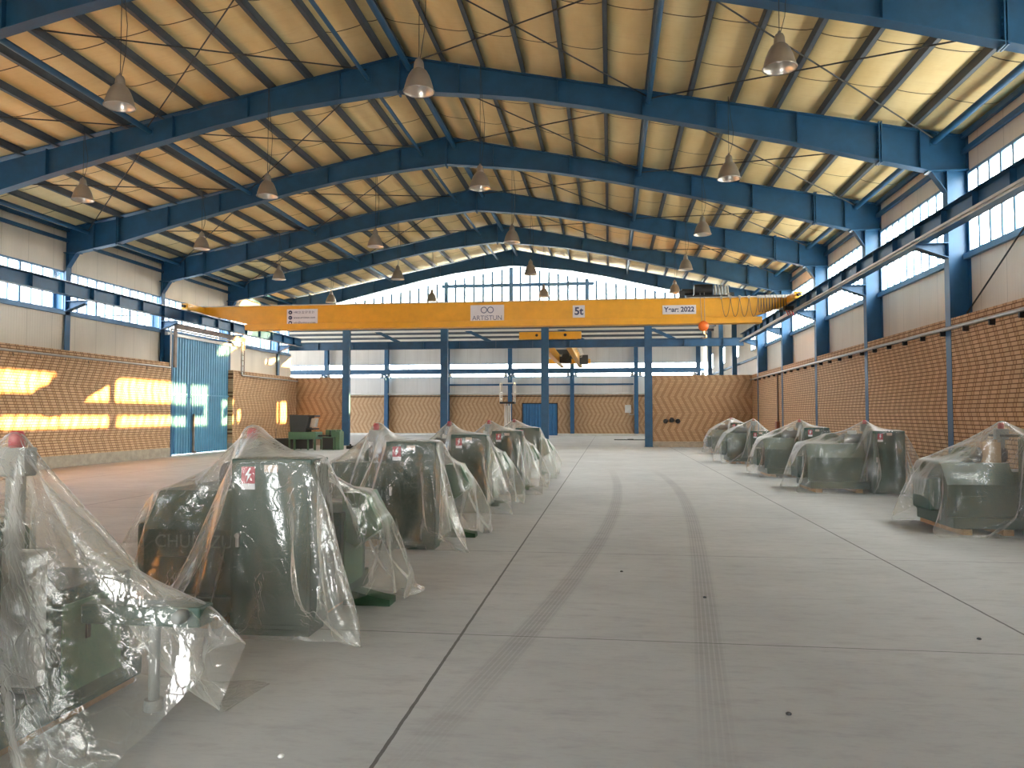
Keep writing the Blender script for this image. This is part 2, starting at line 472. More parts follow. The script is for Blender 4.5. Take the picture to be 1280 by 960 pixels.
for i in range(2, len(FR)):
    y0 = FR[i]; y1 = FR[i+1] if i+1 < len(FR) else YE
    n = max(3, round((y1-y0)/.49))
    nm = BAY[i]
    window('x', XRO, y0+.1, y1-.1, 5.28, 7.12, n, (n//2+1,), ((6.2, .09),), 'tall clerestory window on the right, ' + nm, 1, mw=.075)
    window('x', XLO, y0+.1, y1-.1, 5.18, 6.55, n, (3, 7) if n > 8 else (), ((5.95, .1),), 'low clerestory window on the left, ' + nm, -1)
for k, (y0, y1) in enumerate(((43.3, 44.6), (48.7, 51.2), (54.4, 57.3), (60.5, 62.4))):
    window('x', XRO, y0, y1, 5.28, 6.5, 2, (), (), 'narrow upright window slot, %s along the far hall end wall' % ORD[k], 1)
xs = [-34, -24.5, -19.1, -13.75, -8.35, -3.1, 2.2, 7.9]
for k in range(7):
    window('y', YF+.19, xs[k]+.1, xs[k+1]-.1, 4.92, 6.12, max(3, round((xs[k+1]-xs[k])/1.75)), (), ((5.47, .3),), 'long window strip in the far hall wall, %s from the left' % ORD[k], 1)
def gtop(u): return 10.0 - .2*abs(u-XC)
window('y', YE+.12, XL+.3, XR-.3, 7.72, 10, 47, (16, 23, 31), ((8.92, .2),), 'wide bright gable window under the roof above the crane', 1, w=.05, toppoly=lambda u: 9.98-.2*abs(u-XC))
m = MB().box(XL, XR, YE+.06, YE+.2, 6.75, 7.72)
struct('wall_gable', m, CLADY, 'grey cladding band below the gable window', 'wall')

# ------------------------------------------------------------------ portal frames
def make_frame():
    root = empty('portal_frame', '', 'steel frame', (XC, 0, 0), 'blue portal frames')
    tp = [(0, 10.52), (13.05, 10.52-.2*13.05)]
    bt = [(0, 9.66), (1.6, 9.50), (3.1, 9.32), (4.8, 9.0), (6.8, 8.54), (9.2, 7.98), (11.2, 7.45), (12.3, 7.17)]
    W = .26
    for s_ in (1, -1):
        H = lambda pts: [(s_*x, z) for x, z in pts]
        off = 0.0 if s_ > 0 else .4           # the left columns stand a little further out
        T = lambda pts: [(s_*(x + (off if x > 11.5 else 0)), z) for x, z in pts]
        m = MB()
        # web in quads so that the shape stays clean
        allb = bt + [(13.05, 7.17)]
        zt = lambda x: 10.52-.2*x
        for (x0, z0), (x1, z1) in zip(allb[:-1], allb[1:]):
            m.prism(T([(x0, z0), (x1, z1), (x1, zt(x1)), (x0, zt(x0))]), -.007, .007)
        m.strip(T(bt), W, .018); m.strip(T([(0, 10.52), (13.05, zt(13.05))]), W, .018)
        m.strip(T([(13.05, 7.17), (13.05, zt(13.05))]), W, .018)
        m.build('rafter', BLUE, root)
        m = MB()
        m.strip(T([(12.6, 0.012), (12.6, 7.17)]), W, .02)
        m.strip(T([(13.05, ZBR), (13.05, 7.17)]), W, .02)
        m.prism(T([(12.6, ZBR+.01), (13.05, ZBR+.01), (13.05, 7.17), (12.6, 7.17)]), -.007, .007)
        m.strip(T([(12.2, 7.165), (13.1, 7.165)]), W+.02, .03)
        m.prism(T([(12.3, 7.17), (12.6, 7.17), (12.6, 6.7)]), -.007, .007)
        m.strip(T([(12.28, 7.16), (12.6, 6.68)]), W*.8, .016)
        m.build('column', BLUE, root)
        m = MB()                                       # crane bracket
        m.prism(T([(12.6, 5.53), (11.95, 5.53), (11.95, 5.45), (12.6, 5.22)]), -.01, .01)
        m.strip(T([(11.92, 5.53), (12.6, 5.53)]), W, .02); m.strip(T([(11.95, 5.44), (12.6, 5.20)]), W, .016)
        m.build('crane_bracket', BLUE, root)
        m = MB()
        for k in range(9):
            z = 7.55+.1*k
            for q in (-.07, .07):
                x = 11.2
                if z < zt(x)-.03: m.tube((s_*(x-.05), q, z), (s_*(x+.05), q, z), .016, 6)
        for dx in (-.025, .025):
            m.prism([(s_*(11.2+dx-.012), 7.40), (s_*(11.2+dx+.012), 7.40), (s_*(11.2+dx+.012), 8.34), (s_*(11.2+dx-.012), 8.34)], -W/2, W/2)
        m.build('end_plate', BLUE, root)
        for x in (1.5, 3.9, 5.9, 7.6, 9.4, 12.05):
            zb = np.interp(x, [p[0] for p in bt], [p[1] for p in bt])
            MB().box(s_*x-.006, s_*x+.006, -W/2+.01, W/2-.01, zb+.01, zt(x)-.01).build('stiffener', BLUE, root)
    MB().box(-.02, .02, -W/2, W/2, 9.58, 10.55).build('ridge_plate', BLUE, root)
    return root
FN = {0: 'behind the camera at the back wall', 1: 'directly over the camera', 2: 'between the overhead one and the cropped one', 3: 'nearest in view, cropped by the top corners',
      4: 'second in view, the nearest whole arch', 5: 'third in view, beside the sunlit bricks', 6: 'fourth in view, at the near jamb of the blue door',
      7: 'fifth in view, at the far jamb of the blue door', 8: 'last, just before the gable window'}
fr0 = make_frame()
for i, y in enumerate(FR):
    o = fr0 if i == 0 else copy_tree(fr0)
    o.location.y = y + (.14 if i == 0 else 0)
    o['label'] = 'blue steel portal frame, ' + FN[i]

# ------------------------------------------------------------------ purlins, struts, braces
for side, lst in (('right', PR), ('left', PL)):
    for k, d in enumerate(lst):
        x = XC + d*(1 if side == 'right' else -1); z = roofz(x)
        if d > 12.9: continue
        m = MB(); sg = 1 if side == 'right' else -1
        m.box(-.004, .004, YB, YE, 0.012, ZP+.012)
        m.box(-.004 if sg > 0 else -.095, .095 if sg > 0 else .004, YB, YE, .012, .02)
        m.box(-.07 if sg > 0 else -.004, .004 if sg > 0 else .07, YB, YE, ZP+.004, ZP+.012)
        m.box(.09*sg-.004, .09*sg+.004, YB, YE, .012, .045)
        o = m.build('purlin', PURL, None, (x, 0, z))
        tag(o, 'long grey-blue roof purlin, %s from the ridge on the %s slope' % (ORD[k], side), 'purlin', 'roof purlins')
STR = [(-4.85, 10.22, .07, 'just right of the ridge'), (-5.9, 10.02, .05, 'just left of the ridge'), (.95, 9.10, .06, 'halfway down the right slope'),
       (-11.67, 8.98, .07, 'halfway down the left slope'), (7.28, 7.86, .075, 'at the right eave'), (-17.4, 7.86, .075, 'at the left eave')]
for (x, z, r, nm) in STR:
    for i in range(2, 8):
        y0, y1 = FR[i], FR[i+1]
        o = MB().tube((0, .02, 0), (0, y1-y0-.02, 0), r, 12).box(-.09, .09, .008, .022, -.1, .1).box(-.09, .09, y1-y0-.022, y1-y0-.008, -.1, .1).build('roof_strut', BLUE, None, (x, y0, z))
        tag(o, 'blue tube strut %s, %s' % (nm, BAY[i]), 'strut', 'tube struts between the frames')
for sgn, nm in ((1, 'right'), (-1, 'left')):
    for z, hn in ((7.98, 'upper'), (7.62, 'lower')):
        xw = XRO-.07 if sgn > 0 else XLO+.07
        o = MB().box(xw-.045, xw+.045, YB+.02, YE-.05, z-.09, z+.02).build('eave_girt', BLUE)
        tag(o, '%s blue girt running along the top of the %s cladding' % (hn, nm), 'girt')
    if sgn > 0: zb = 5.24
    else: zb = 5.14
    xw = XRO-.06 if sgn > 0 else XLO+.06
    o = MB().box(xw-.05, xw+.05, YB+.02, YE-.05, zb-.07, zb+.05).build('sill_girt', BLUEL)
    tag(o, 'blue-grey girt under the %s clerestory windows' % nm, 'girt')
panels = [(-17.3, -11.67, 'outer left'), (-11.67, -5.9, 'inner left'), (-4.85, .95, 'inner right'), (.95, 7.2, 'outer right')]
for i in (3, 4, 5, 6):
    y0, y1 = FR[i]+.15, FR[i+1]-.15
    for (a, b, nm) in panels:
        for (xa, xb, dn) in ((a, b, 'slanting right'), (b, a, 'slanting left')):
            dz = -.16 if dn == 'slanting right' else -.19
            p0 = Vector((xa, y0, roofz(xa)+dz)); p1 = Vector((xb, y1, roofz(xb)+dz))
            L = p1-p0
            o = MB().tube((0,0,0), L, .016, 6).tube(L*.01, L*.04, .03, 6).build('brace_rod', ROD, None, p0)
            tag(o, 'thin bracing rod %s in the %s roof panel, %s' % (dn, nm, BAY[i]), 'bracing rod', 'roof bracing rods')
o = MB().tube((0,0,0), Vector((XRO-.12, 13.5, 6.4))-Vector((XRO-.12, 18.0, 3.95)), .018, 6).build('wall_brace_rod', ROD, None, (XRO-.12, 18.0, 3.95))
tag(o, 'dark diagonal rod across the near right cladding', 'bracing rod')

# ------------------------------------------------------------------ crane runways
def runway(x, nm, sgn):
    root = empty('crane_runway', 'blue crane runway beam with stiffeners along the %s wall' % nm, 'crane rail', (x, YB+.3, 5.54))
    Ln = YE-.9-YB
    m = MB().box(-.006, .006, 0, Ln, .012, .40).box(-.13, .13, 0, Ln, 0, .014).box(-.15, .15, 0, Ln, .40, .416)
    m.build('beam', BLUE, root)
    MB().box(-.03, .03, 0, Ln, .416, .46).build('rail', GALV, root)
    k = 0
    y = 1.2
    while y < Ln:
        MB().box(-.12, .12, y-.005, y+.005, .016, .398).build('stiffener', BLUE, root); y += 1.38
    if sgn > 0:
        MB().box(-.19, -.14, 0, Ln, .02, .07).path([(-.17, 0, -.02), (-.17, Ln, -.02)], .02, 6).build('conductor_bar', LTGREY, root)
    else:
        pass
    return root
runway(6.95, 'right', 1); runway(-17.25, 'left', -1)

# ------------------------------------------------------------------ end columns, cross-hall steel
for k, x in enumerate((-14.78, -9.12, -3.5, 2.08)):
    o = MB().box(-.2, .2, -.13, -.11, .02, 6.75).box(-.2, .2, .11, .13, .02, 6.75).box(-.19, -.17, -.11, .11, .02, 6.75).box(.17, .19, -.11, .11, .02, 6.75).box(-.24, .24, -.17, .17, 0, .02).build('end_column', BLUE, None, (x, YE-.02, 0))
    tag(o, 'blue box column in the wide opening at the far end, %s from the left' % ORD[k], 'column', 'blue columns across the far opening')
root = empty('cross_runway', 'blue crane beam crossing behind the far columns', 'crane rail', (0, 43.2, 5.5))
MB().box(-33, 7.3, -.006, .006, .014, .42).box(-33, 7.3, -.14, .14, 0, .014).box(-33, 7.3, -.14, .14, .42, .436).build('beam', BLUE, root)
for k in range(18):
    x = 6.2-2.1*k
    MB().box(x-.006, x+.006, -.13, .13, .016, .418).build('stiffener', BLUE, root)
root = empty('cross_runway', 'blue crane beam in front of the far window strip', 'crane rail', (0, YF-.75, 5.2))
MB().box(-33, 7.3, -.006, .006, .014, .40).box(-33, 7.3, -.13, .13, 0, .014).box(-33, 7.3, -.13, .13, .40, .416).build('beam', BLUE, root)
for k, x in enumerate((-24.5, -19.1, -13.75, -8.35, -3.1, 2.2, 7.25)):
    root = empty('far_column', 'slim blue column on the far wall, %s from the left' % ORD[k], 'column', (x, YF-.3, 0), 'blue columns on the far wall')
    MB().box(-.16, .16, -.2, -.18, .0, 7.5).box(-.16, .16, .18, .2, 0, 7.5).box(-.01, .01, -.18, .18, 0, 7.5).build('post', BLUE, root)
    m = MB().box(-.14, .14, -.72, -.2, 5.08, 5.19); m.prism([(-.7, 5.08), (-.2, 5.08), (-.2, 4.6)], -.02, .02, 'x'); m.build('crane_bracket', BLUE, root)
    m = MB()
    for q in (-1, 1): m.lathe([(.06, .3), (.10, .22), (.17, .0)], (q*.32, -.3, 4.95), 10)
    m.build('wall_lamp', LTGREY, root)
for k, x in enumerate((-13.2, -7.9, -2.6, 2.4)):
    o = MB().prism([(x-.3, 6.5), (x+.1, 6.5), (x+1.3, 5.93), (x+.9, 5.93)], 43.02, 43.22).build('knee_brace', BLUE)
    tag(o, 'short blue knee brace above the cross beam, %s from the left' % ORD[k], 'brace', 'knee braces above the cross beam')
for k in range(8):
    y = YF-.9-1.25*k; z = 7.5 + (YF+.3-y)*(9.6-7.5)/(YF+.3-YM) - .24
    o = MB().box(-34, XRO, y-.05, y+.05, z, z+.18).build('cross_purlin', PURL)
    tag(o, 'dark purlin under the far hall roof, %s from the far wall' % ORD[k], 'purlin', 'purlins of the far hall')
o = MB().box(-13.9, 2.0, YF+.02, YF+.15, 4.22, 4.36).build('far_girt', BLUE); tag(o, 'thin blue girt across the grey cladding of the far hall', 'girt')
for k, y in enumerate((48.9, 54.6, 60.6)):
    o = MB().box(XRO-.4, XRO-.12, y-.12, y+.12, 3.9, 8.4).build('cross_column', BLUE)
    tag(o, 'blue column against the far hall end wall, %s from the corner' % ORD[k], 'column', 'blue columns on the far end wall')
m = MB().box(XRO-.1, XRO, YE+.3, YF, 4.78, 4.9); o = m.build('cross_girt', BLUE); tag(o, 'blue girt under the narrow window slots at the far right', 'girt')

# ------------------------------------------------------------------ doors
def corrug(mb, u0, u1, z0, z1, c, pitch, depth, axis):
    """trapezoid sheet, visible face towards +"""
    n = int(round((u1-u0)/pitch)); pitch = (u1-u0)/n
    pts = []
    for k in range(n):
        u = u0+k*pitch
        pts += [(u, 0), (u+pitch*.30, 0), (u+pitch*.42, depth), (u+pitch*.88, depth)]
    pts.append((u1, 0))
    v = []; f = []
    for u, dd in pts:
        for z in (z0, z1):
            v.append((c+dd, u, z) if axis == 'x' else (u, c-dd, z))
    for k in range(len(pts)-1): f.append((2*k, 2*k+2, 2*k+3, 2*k+1))
    mb.add(v, f)
    # back skin gives it thickness
    b0 = c-.04 if axis == 'x' else c+.04
    if axis == 'x': mb.box(b0, c-.005, u0, u1, z0, z1)
    else: mb.box(u0, u1, c+.005, b0, z0, z1)
door = empty('door_1', 'large light blue corrugated sliding door in the left wall', 'door', (0, 0, 0), kind='structure')
xd = -18.02
for a, b in ((DY0, 31.1), (31.1, 32.85), (32.85, DY1)):
    m = MB(); corrug(m, a+.012, b-.012, .06, 4.98, xd, .2, .04, 'x')
    p = m.build('door_leaf', DOORB, door)
m = MB().box(xd-.02, xd+.06, 29.95, 29.99, .1, 2.5).box(xd-.02, xd+.06, 31.3, 31.34, .1, 2.5).box(xd-.02, xd+.06, 29.95, 31.34, 2.46, 2.5); m.build('wicket_frame', DOORD, door)
MB().box(xd+.06, xd+.13, 31.38, 31.46, .12, 1.75).box(xd+.06, xd+.2, 31.36, 31.5, .05, .16).build('latch_bar', RUST, door)
MB().box(xd+.05, xd+.075, DY0, DY1, 2.56, 2.62).build('mid_rail', DOORB, door)
MB().box(xd-.02, xd+.14, DY0-.1, DY1+.1, 4.98, 5.10).build('head_rail', GALV, door)
MB().box(xd, xd+.3, DY0, DY1, 0, .03).build('threshold', LTGREY, door)
MB().box(XL-.5, XL+.015, DY0-.05, DY0+.06, 0, 5.0).build('door_jamb', BLUE, door)
door = empty('door_2', 'dark blue double door in the far wall behind the aisle', 'door', (0, 0, 0), kind='structure')
for a, b in ((FD0, -5.85), (-5.85, FD1)):
    m = MB(); corrug(m, a, b, .0, 2.74, YF+.1, .25, .05, 'y'); m.build('door_leaf', DOORD, door)
MB().box(FD0-.03, FD0+.05, YF-.02, YF+.2, 0, 2.74).box(FD1-.05, FD1+.03, YF-.02, YF+.2, 0, 2.74).box(FD0-.03, FD1+.03, YF-.02, YF+.2, 2.66, 2.74).build('door_frame', DARK, door)

# ------------------------------------------------------------------ pipes, conduits, boxes
def wall_pipe(label, x, segs, r, sgn, brk):
    root = empty('wall_pipe', label, 'pipe', segs[0][0])
    o0 = Vector(segs[0][0]); m = MB()
    for s in segs:
        m.path([Vector(p)-o0 for p in s], r, 10)
        for p in s[1:-1]: m.lathe([(0, -r*1.1), (r*1.1, 0), (0, r*1.1)], Vector(p)-o0, 8)
    m.build('pipe', GALV, root)
    for y, z in brk:
        p = Vector((x, y, z))-o0
        MB().box(p.x-(.11 if sgn > 0 else -.0)+(0 if sgn > 0 else -.11), p.x+.0 if sgn > 0 else p.x, p.y-.025, p.y+.025, p.z-.16, p.z-.045).build('bracket', DARK, root)
    return root
wall_pipe('long galvanised pipe on brackets along the right brick wall', XR, [[(XR-.08, YB+.1, 3.63), (XR-.08, YE-.05, 3.58)]], .042, 1, [(y, 3.63) for y in np.arange(6, 41.5, 1.12)])
wall_pipe('galvanised pipe on brackets along the left brick wall, stepping over the blue door', XL,
          [[(XL+.08, YB+.1, 3.64), (XL+.08, 29.15, 3.63), (XL+.08, 29.15, 5.2), (XL+.08, 35.3, 5.2), (XL+.08, 35.3, 3.63), (XL+.08, YE-.05, 3.63)]], .035, -1, [(y, 3.63) for y in np.arange(12, 29, 1.12)])
root = empty('cable_tray', 'brown cable tray framing the top of the blue sliding door', 'cable tray', (XL+.12, 29.3, 5.2))
MB().box(0, .06, 0, 6.1, .06, .22).box(.05, .07, 0, 6.1, .04, .26).build('top_tray', RUST, root)
MB().box(0, .05, -.02, .16, -1.55, .06).build('near_drop', RUST, root)
m = MB().box(0, .04, 5.75, 5.79, -1.5, .06).box(0, .04, 6.05, 6.09, -1.5, .06)
for k in range(6): m.box(0, .03, 5.79, 6.05, -1.4+.26*k, -1.36+.26*k)
m.build('far_ladder', RUST, root)
root = empty('conduit', 'brown conduit with a switch box on the far right brick wall', 'conduit', (XR-.04, 35.6, 1.0))
MB().tube((0, 0, .4), (0, 0, 2.55), .035, 8).build('pipe', RUST, root); MB().bbox(-.1, .03, -.17, .17, -.1, .42, .015).build('switch_box', paint('red_brown_box', (.24, .09, .06), .5), root)
root = empty('far_pipe', 'bright pipe running across the far brick wall', 'pipe', (0, YF-.12, 3.52))
MB().tube((-33, 0, 0), (XR, 0, 0), .06, 8).build('pipe', LTGREY, root)
MB().tube((-33, .05, -.22), (XR, .05, -.22), .03, 6).build('cable', DARK, root)
root = empty('distribution_box', 'small grey box with riser pipe on the far brick wall', 'electrical box', (1.55, YF-.1, 2.2))
MB().bbox(-.28, .22, -.12, .08, -.3, .35, .02).build('box', LTGREY, root); MB().tube((.45, -.02, -.45), (.45, -.02, 1.25), .035, 8).path([(.45, -.02, -.45), (.1, -.02, -.45), (.1, -.02, -.3)], .03, 8).build('pipe', GALV, root)
for k, (px, dz) in enumerate(((2.98, 0), (3.3, .06), (3.62, .0))):
    m = MB().lathe([(0, -.03), (.11, -.03), (.13, 0), (.05, .05), (0, .05)], (0, -.02, dz), 12, 0, 'y').box(-.03, .03, -.1, -.03, -.12+dz, .02+dz)
    o = m.build('wall_hook', DARK, None, (px, YE-.04, 1.38)); tag(o, 'small dark hook on the right end partition, %s of three' % ['leftmost', 'middle', 'rightmost'][k], 'hook', 'dark hooks on the brick partition')
m = MB().box(0, 2.6, 0, .35, -.02, .05).box(.9, 1.3, -.05, .1, .05, .09); o = m.build('floor_channel', ROD, None, (.3, 53, 0)); tag(o, 'dark steel channel lying on the far hall floor', 'channel')

# ------------------------------------------------------------------ lamps
def make_lamp():
    root = empty('high_bay_lamp', '', 'lamp', (0, 0, 0), 'bell lamps hanging from the roof')
    prof = [(.262, 0), (.268, .012), (.252, .03), (.236, .10), (.21, .19), (.175, .28), (.13, .355), (.085, .395)]
    inn = [(r-.008, h+.006) for r, h in prof]
    MB().lathe(prof).build('shade', ALU, root)
    MB().lathe(inn).build('reflector', ALUIN, root)
    MB().lathe([(0, .37), (.085, .37), (.09, .40), (.085, .44), (.078, .50), (.06, .545), (.03, .56), (.02, .60), (0, .60)], n=16).build('ballast_housing', ALU, root)
    MB().lathe([(0, .10), (.05, .12), (.075, .18), (.06, .25), (.03, .30), (.03, .37)], n=14).build('bulb', BULB, root)
    MB().path([(0, 0, .60), (0, 0, 2.0)], .006, 6).build('hanger', ROD, root)
    MB().path([(.02, 0, .58), (.09, .01, .85), (.11, .01, 1.15), (.05, 0, 1.5), (.0, 0, 2.0)], .006, 6).build('cable', ROD, root)
    return root
lamp0 = make_lamp()
LZ = 7.12
rows = [[(-8.53, 12.35), (-3.15, 12.4), (2.67, 12.26)],
        [(-13.18, 17.7), (-8.4, 17.96), (-3.05, 17.96), (2.75, 17.95)],
        [(-13.2, 23.45), (-7.46, 23.82), (-3.02, 23.8), (2.8, 23.46)],
        [(-13.1, 29.15), (-8.38, 29.73), (-3.0, 29.35), (2.85, 29.1)],
        [(-13.3, 35.5), (-8.35, 35.6), (-2.97, 35.0), (2.9, 34.6)]]
first = True
cn = lambda x: 'far left' if x < -11 else 'inner left' if x < -6 else 'centre' if x < 0 else 'right'
for ri, row in enumerate(rows):
    for (x, y) in row:
        o = lamp0 if first else copy_tree(lamp0); first = False
        o.location = (x, y, LZ)
        o['label'] = 'bell-shaped aluminium lamp in the %s line, %s row from the camera' % (cn(x), ORD[ri])
        # the hanger and cable reach the purlins above this lamp
        for ch in o.children:
            if ch.name.startswith(('hanger', 'cable')): ch.scale.z = 1
for o in [c for c in SC.objects if c.get('category') == 'lamp']:
    need = roofz(o.location.x)+.1-LZ
    for ch in o.children:
        if ch.name.split('.')[0] in ('hanger', 'cable'):
            s_ = (need-.6)/1.4; ch.scale.z = s_; ch.location.z = .6*(1-s_)

# ------------------------------------------------------------------ overhead crane
CY = 31.0
cr = empty('overhead_crane', 'yellow single-girder overhead crane spanning the hall with signs', 'crane', (0, CY, 5.3))
zt_, zb_ = 1.0, 0.0
m = MB()
m.prism([(-15.2, .25), (5.6, .25), (6.95, .72), (6.95, 1.0), (-17.25, 1.0), (-17.25, .72), (-16.9, .66)], -.22, .22)
m.box(-15.3, 5.9, -.27, .27, 0.0, .24)
m.build('girder', YELLOW, cr)
MB().box(-17.3, 7.0, -.30, .30, 1.0, 1.035).build('top_flange', LTGREY, cr)
for x in (-17.25, 6.95):
    e = MB().bbox(x-.14, x+.14, -1.6, 1.6, .73, .98, .02).build('end_carriage', YELLOW, cr)
    for yy in (-1.25, 1.25): MB().lathe([(0, -.05), (.12, -.05), (.12, .05), (0, .05)], (x, yy, .82), 14, 0, 'x').build('wheel', ROD, e)
    for yy in (-1.68, 1.68): MB().tube((x, yy-.08, .86), (x, yy+.08, .86), .06, 10).build('buffer', DARK, e)
# hoist trolley
h = MB().box(3.0, 4.6, -.35, .35, 1.04, 1.1).tube((3.35, 0, 1.36), (4.05, 0, 1.36), .22, 18).tube((2.85, 0, 1.28), (3.3, 0, 1.28), .13, 14).build('hoist_trolley', DARK, cr)
m = MB()
for k in range(5): m.lathe([(.16, -.02), (.23, -.02), (.23, .02), (.16, .02)], (4.15+.12*k, 0, 1.33), 16, 0, 'x')
m.build('rope_drum', LTGREY, h)
MB().box(4.7, 4.85, -.3, .3, 1.04, 1.2).build('end_stop', ROD, h)
MB().box(2.75, 2.95, -.3, -.1, 1.0, 1.3).build('motor_bracket', ROD, h)
m = MB()
for q in (-.08, .08): m.path([(3.62+q, -.33, 1.2), (3.66+q*.7, -.36, -.05)], .011, 6)
m.build('hoist_rope', BRASS, cr)
hb = MB().lathe([(0, -.09), (.17, -.09), (.2, -.05), (.2, .05), (.17, .09), (0, .09)], (3.66, -.36, -.12), 20, 0, 'y').build('hook_block', ORANGE, cr)
m = MB().tube((3.66, -.36, -.3), (3.66, -.36, -.42), .035, 8)
pts = [(3.66+.09*math.sin(a), -.36, -.51+.09*math.cos(a)) for a in np.linspace(-.1, 4.2, 12)]
m.path(pts, .026, 8); m.build('hook', BRASS, hb)
# festoon loops
m = MB()
lx = [4.9, 5.0]
xs_ = list(np.linspace(4.35, 5.75, 5)) + list(np.linspace(5.85, 6.9, 11))
for a, b in zip(xs_[:-1], xs_[1:]):
    dep = .74 if b < 5.8 else .58
    pts = [(a+(b-a)*t, -.33-.02*math.sin(9*t), .98-dep*(1-abs(2*t-1)**(2.2 if b < 5.8 else 3.5))) for t in np.linspace(0, 1, 11)]
    m.path(pts, .011, 6)
m.build('festoon_cable', CABLE, cr)
cl = MB().box(6.45, 6.75, -1.75, -1.45, .28, .42).build('current_collector', DARK, cr)
m = MB()
for k in range(3): m.tube((6.5+.1*k, -1.6, .28), (6.55+.1*k, -1.75, .08), .018, 6)
m.build('collector_arm', RED, cl)
for a in xs_: MB().box(a-.04, a+.04, -.36, -.30, .95, 1.06).build('festoon_trolley', GALV, cr)
def board(x0, x1, z0, z1, name='sign_plate', mat=WHITE):
    return MB().bbox(x0, x1, -.236, -.222, z0-5.3, z1-5.3, .004).build(name, mat, cr)
s_ = CY/30.0
YFc = CY-.22
def sx(px): # x on the girder face of a column of the photograph plane measured at y=30
    return px*(YFc/30.0)
def sz(z): return 1.7+(z-1.7)*(YFc/30.0)
b = board(sx(-5.47), sx(-4.12), sz(5.34), sz(6.07))
cx = (sx(-5.47)+sx(-4.12))/2; cz = (sz(5.34)+sz(6.07))/2-5.3
text('lettering', 'ARTISTUN', .27, GREYT, b, (cx, -.238, cz-.16), sx=.98)
m = MB()
for q in (-1, 1):
    c0 = (cx+q*.135, -.237, cz+.17); n = 28
    v = []; f = []
    for i in range(n+1):
        a = .5+i*(2*PI-.5*0)/n if q > 0 else PI-.5+i*2*PI/n
        for r in (.10, .135):
            for yy in (-.241, -.236): v.append((c0[0]+r*math.cos(a), yy, c0[2]+r*math.sin(a)))
    for i in range(n):
        k = i*4
        f += [(k, k+2, k+6, k+4), (k+1, k+5, k+7, k+3), (k, k+4, k+5, k+1), (k+2, k+3, k+7, k+6)]
    m.add(v, f)
m.build('logo', GREYT, b)
b = board(sx(-1.41), sx(-.94), sz(5.51), sz(5.99))
text('lettering', '5t', .42, NAVY, b, ((sx(-1.41)+sx(-.94))/2, -.238, (sz(5.51)+sz(5.99))/2-5.3), bold=.012)
b = board(sx(2.04), sx(3.31), sz(5.58), sz(5.93))
text('lettering', 'Year: 2022', .27, NAVY, b, ((sx(2.04)+sx(3.31))/2, -.238, (sz(5.58)+sz(5.93))/2-5.3), bold=.008, sx=.98)
b = board(sx(-13.11), sx(-11.80), sz(5.34), sz(6.04))
zc = (sz(5.34)+sz(6.04))/2-5.3; x0 = sx(-13.11)
m = MB()
for k, tx in enumerate(('+98 21 22 57 32 21', 'www.artistun.com', 'info@artistun.com')):
    z = zc+.22-.22*k
    m.lathe([(0, -.003), (.085, -.003), (.085, .003), (0, .003)], (x0+.15, -.239, z), 16, 0, 'y')
    text('lettering', tx, .135, NAVY, b, (x0+.29, -.238, z), align='LEFT', sx=.85 if k == 0 else .95)
m.build('icon', NAVY, b)
m = MB()
m.box(x0+.125, x0+.175, -.246, -.243, zc+.20, zc+.24); m.box(x0+.10, x0+.2, -.246, -.243, zc-.008, zc+.008); m.box(x0+.11, x0+.19, -.246, -.243, zc-.25, zc-.19)
m.build('icon_mark', WHITE, b)

# second crane in the cross hall
c2 = empty('overhead_crane', 'yellow double-girder crane seen end-on in the far hall', 'crane', (-3.3, 43.2, 5.95))
e = MB().bbox(-1.75, 1.75, -.2, .2, .02, .44, .02).build('end_carriage', YELLOW, c2)
m = MB()
for q in (-.75, .85): m.lathe([(0, -.02), (.08, -.02), (.08, .02), (0, .02)], (q, -.21, .25), 14, 0, 'y')
m.build('wheel_hub', DARK, e)
MB().bbox(-1.75, 1.75, 20.4, 20.8, .02, .40, .02).build('end_carriage', YELLOW, c2)
for x in (-.55, .95):
    MB().prism([(x-.17, -.32), (x+.17, -.32), (x+.17, .3), (x-.17, .3)], .2, 20.4).build('girder', YELLOW, c2)
MB().box(-.6, 1.0, 13.5, 14.6, .3, .6).tube((.1, 13.6, .1), (.1, 14.5, .1), .28, 14).box(-.35, .5, 13.7, 14.4, -.35, .1).build('hoist_trolley', ROD, c2)
m = MB()
for k in range(12): m.path([(1.35, .6+1.6*k, .35), (1.35, .6+1.6*k, -.1), (1.2, .6+1.6*k, -.1)], .02, 6)
m.path([(1.35, .5, .35), (1.35, 18.4, .35)], .02, 6); m.path([(1.35, .5, .12), (1.35, 18.4, .12)], .015, 6); m.build('handrail', LTGREY, c2)
MB().box(1.15, 1.75, 13, 14, -.5, .15).build('control_box', ROD, c2)

# ------------------------------------------------------------------ mast lift
ml = empty('mast_lift', 'mast work platform with a raised cage behind the left row', 'work platform', (-5.3, 40.0, 0))
MB().bbox(-.4, .4, -.6, .6, .12, .45, .02).build('base', LTGREY, ml)
for a, b in ((-.35, -.5), (.35, -.5), (-.35, .5), (.35, .5)): MB().lathe([(0, -.05), (.12, -.05), (.12, .05), (0, .05)], (a, b, .12), 14, 0, 'x').build('wheel', DARK, ml)
m = MB().box(-.16, -.10, -.1, .1, .45, 2.4).box(.10, .16, -.1, .1, .45, 2.4).box(-.03, .03, -.06, .06, .45, 2.4)
m.build('mast', ALU, ml)
m = MB().box(-.18, .14, -.02, .03, .9, 2.2); m.build('mast_chain', LTGREY, ml)
MB().box(-.38, .38, -.35, .35, 2.30, 2.40).build('platform', DARK, ml)
m = MB()
for sx_ in (-1, 1):
    for yy in (-.33, .33): m.box(sx_*.36-.025, sx_*.36+.025, yy-.025, yy+.025, 2.4, 3.4)
    for z in (2.55, 2.9, 3.38): m.box(sx_*.36-.02, sx_*.36+.02, -.33, .33, z-.025, z+.025)
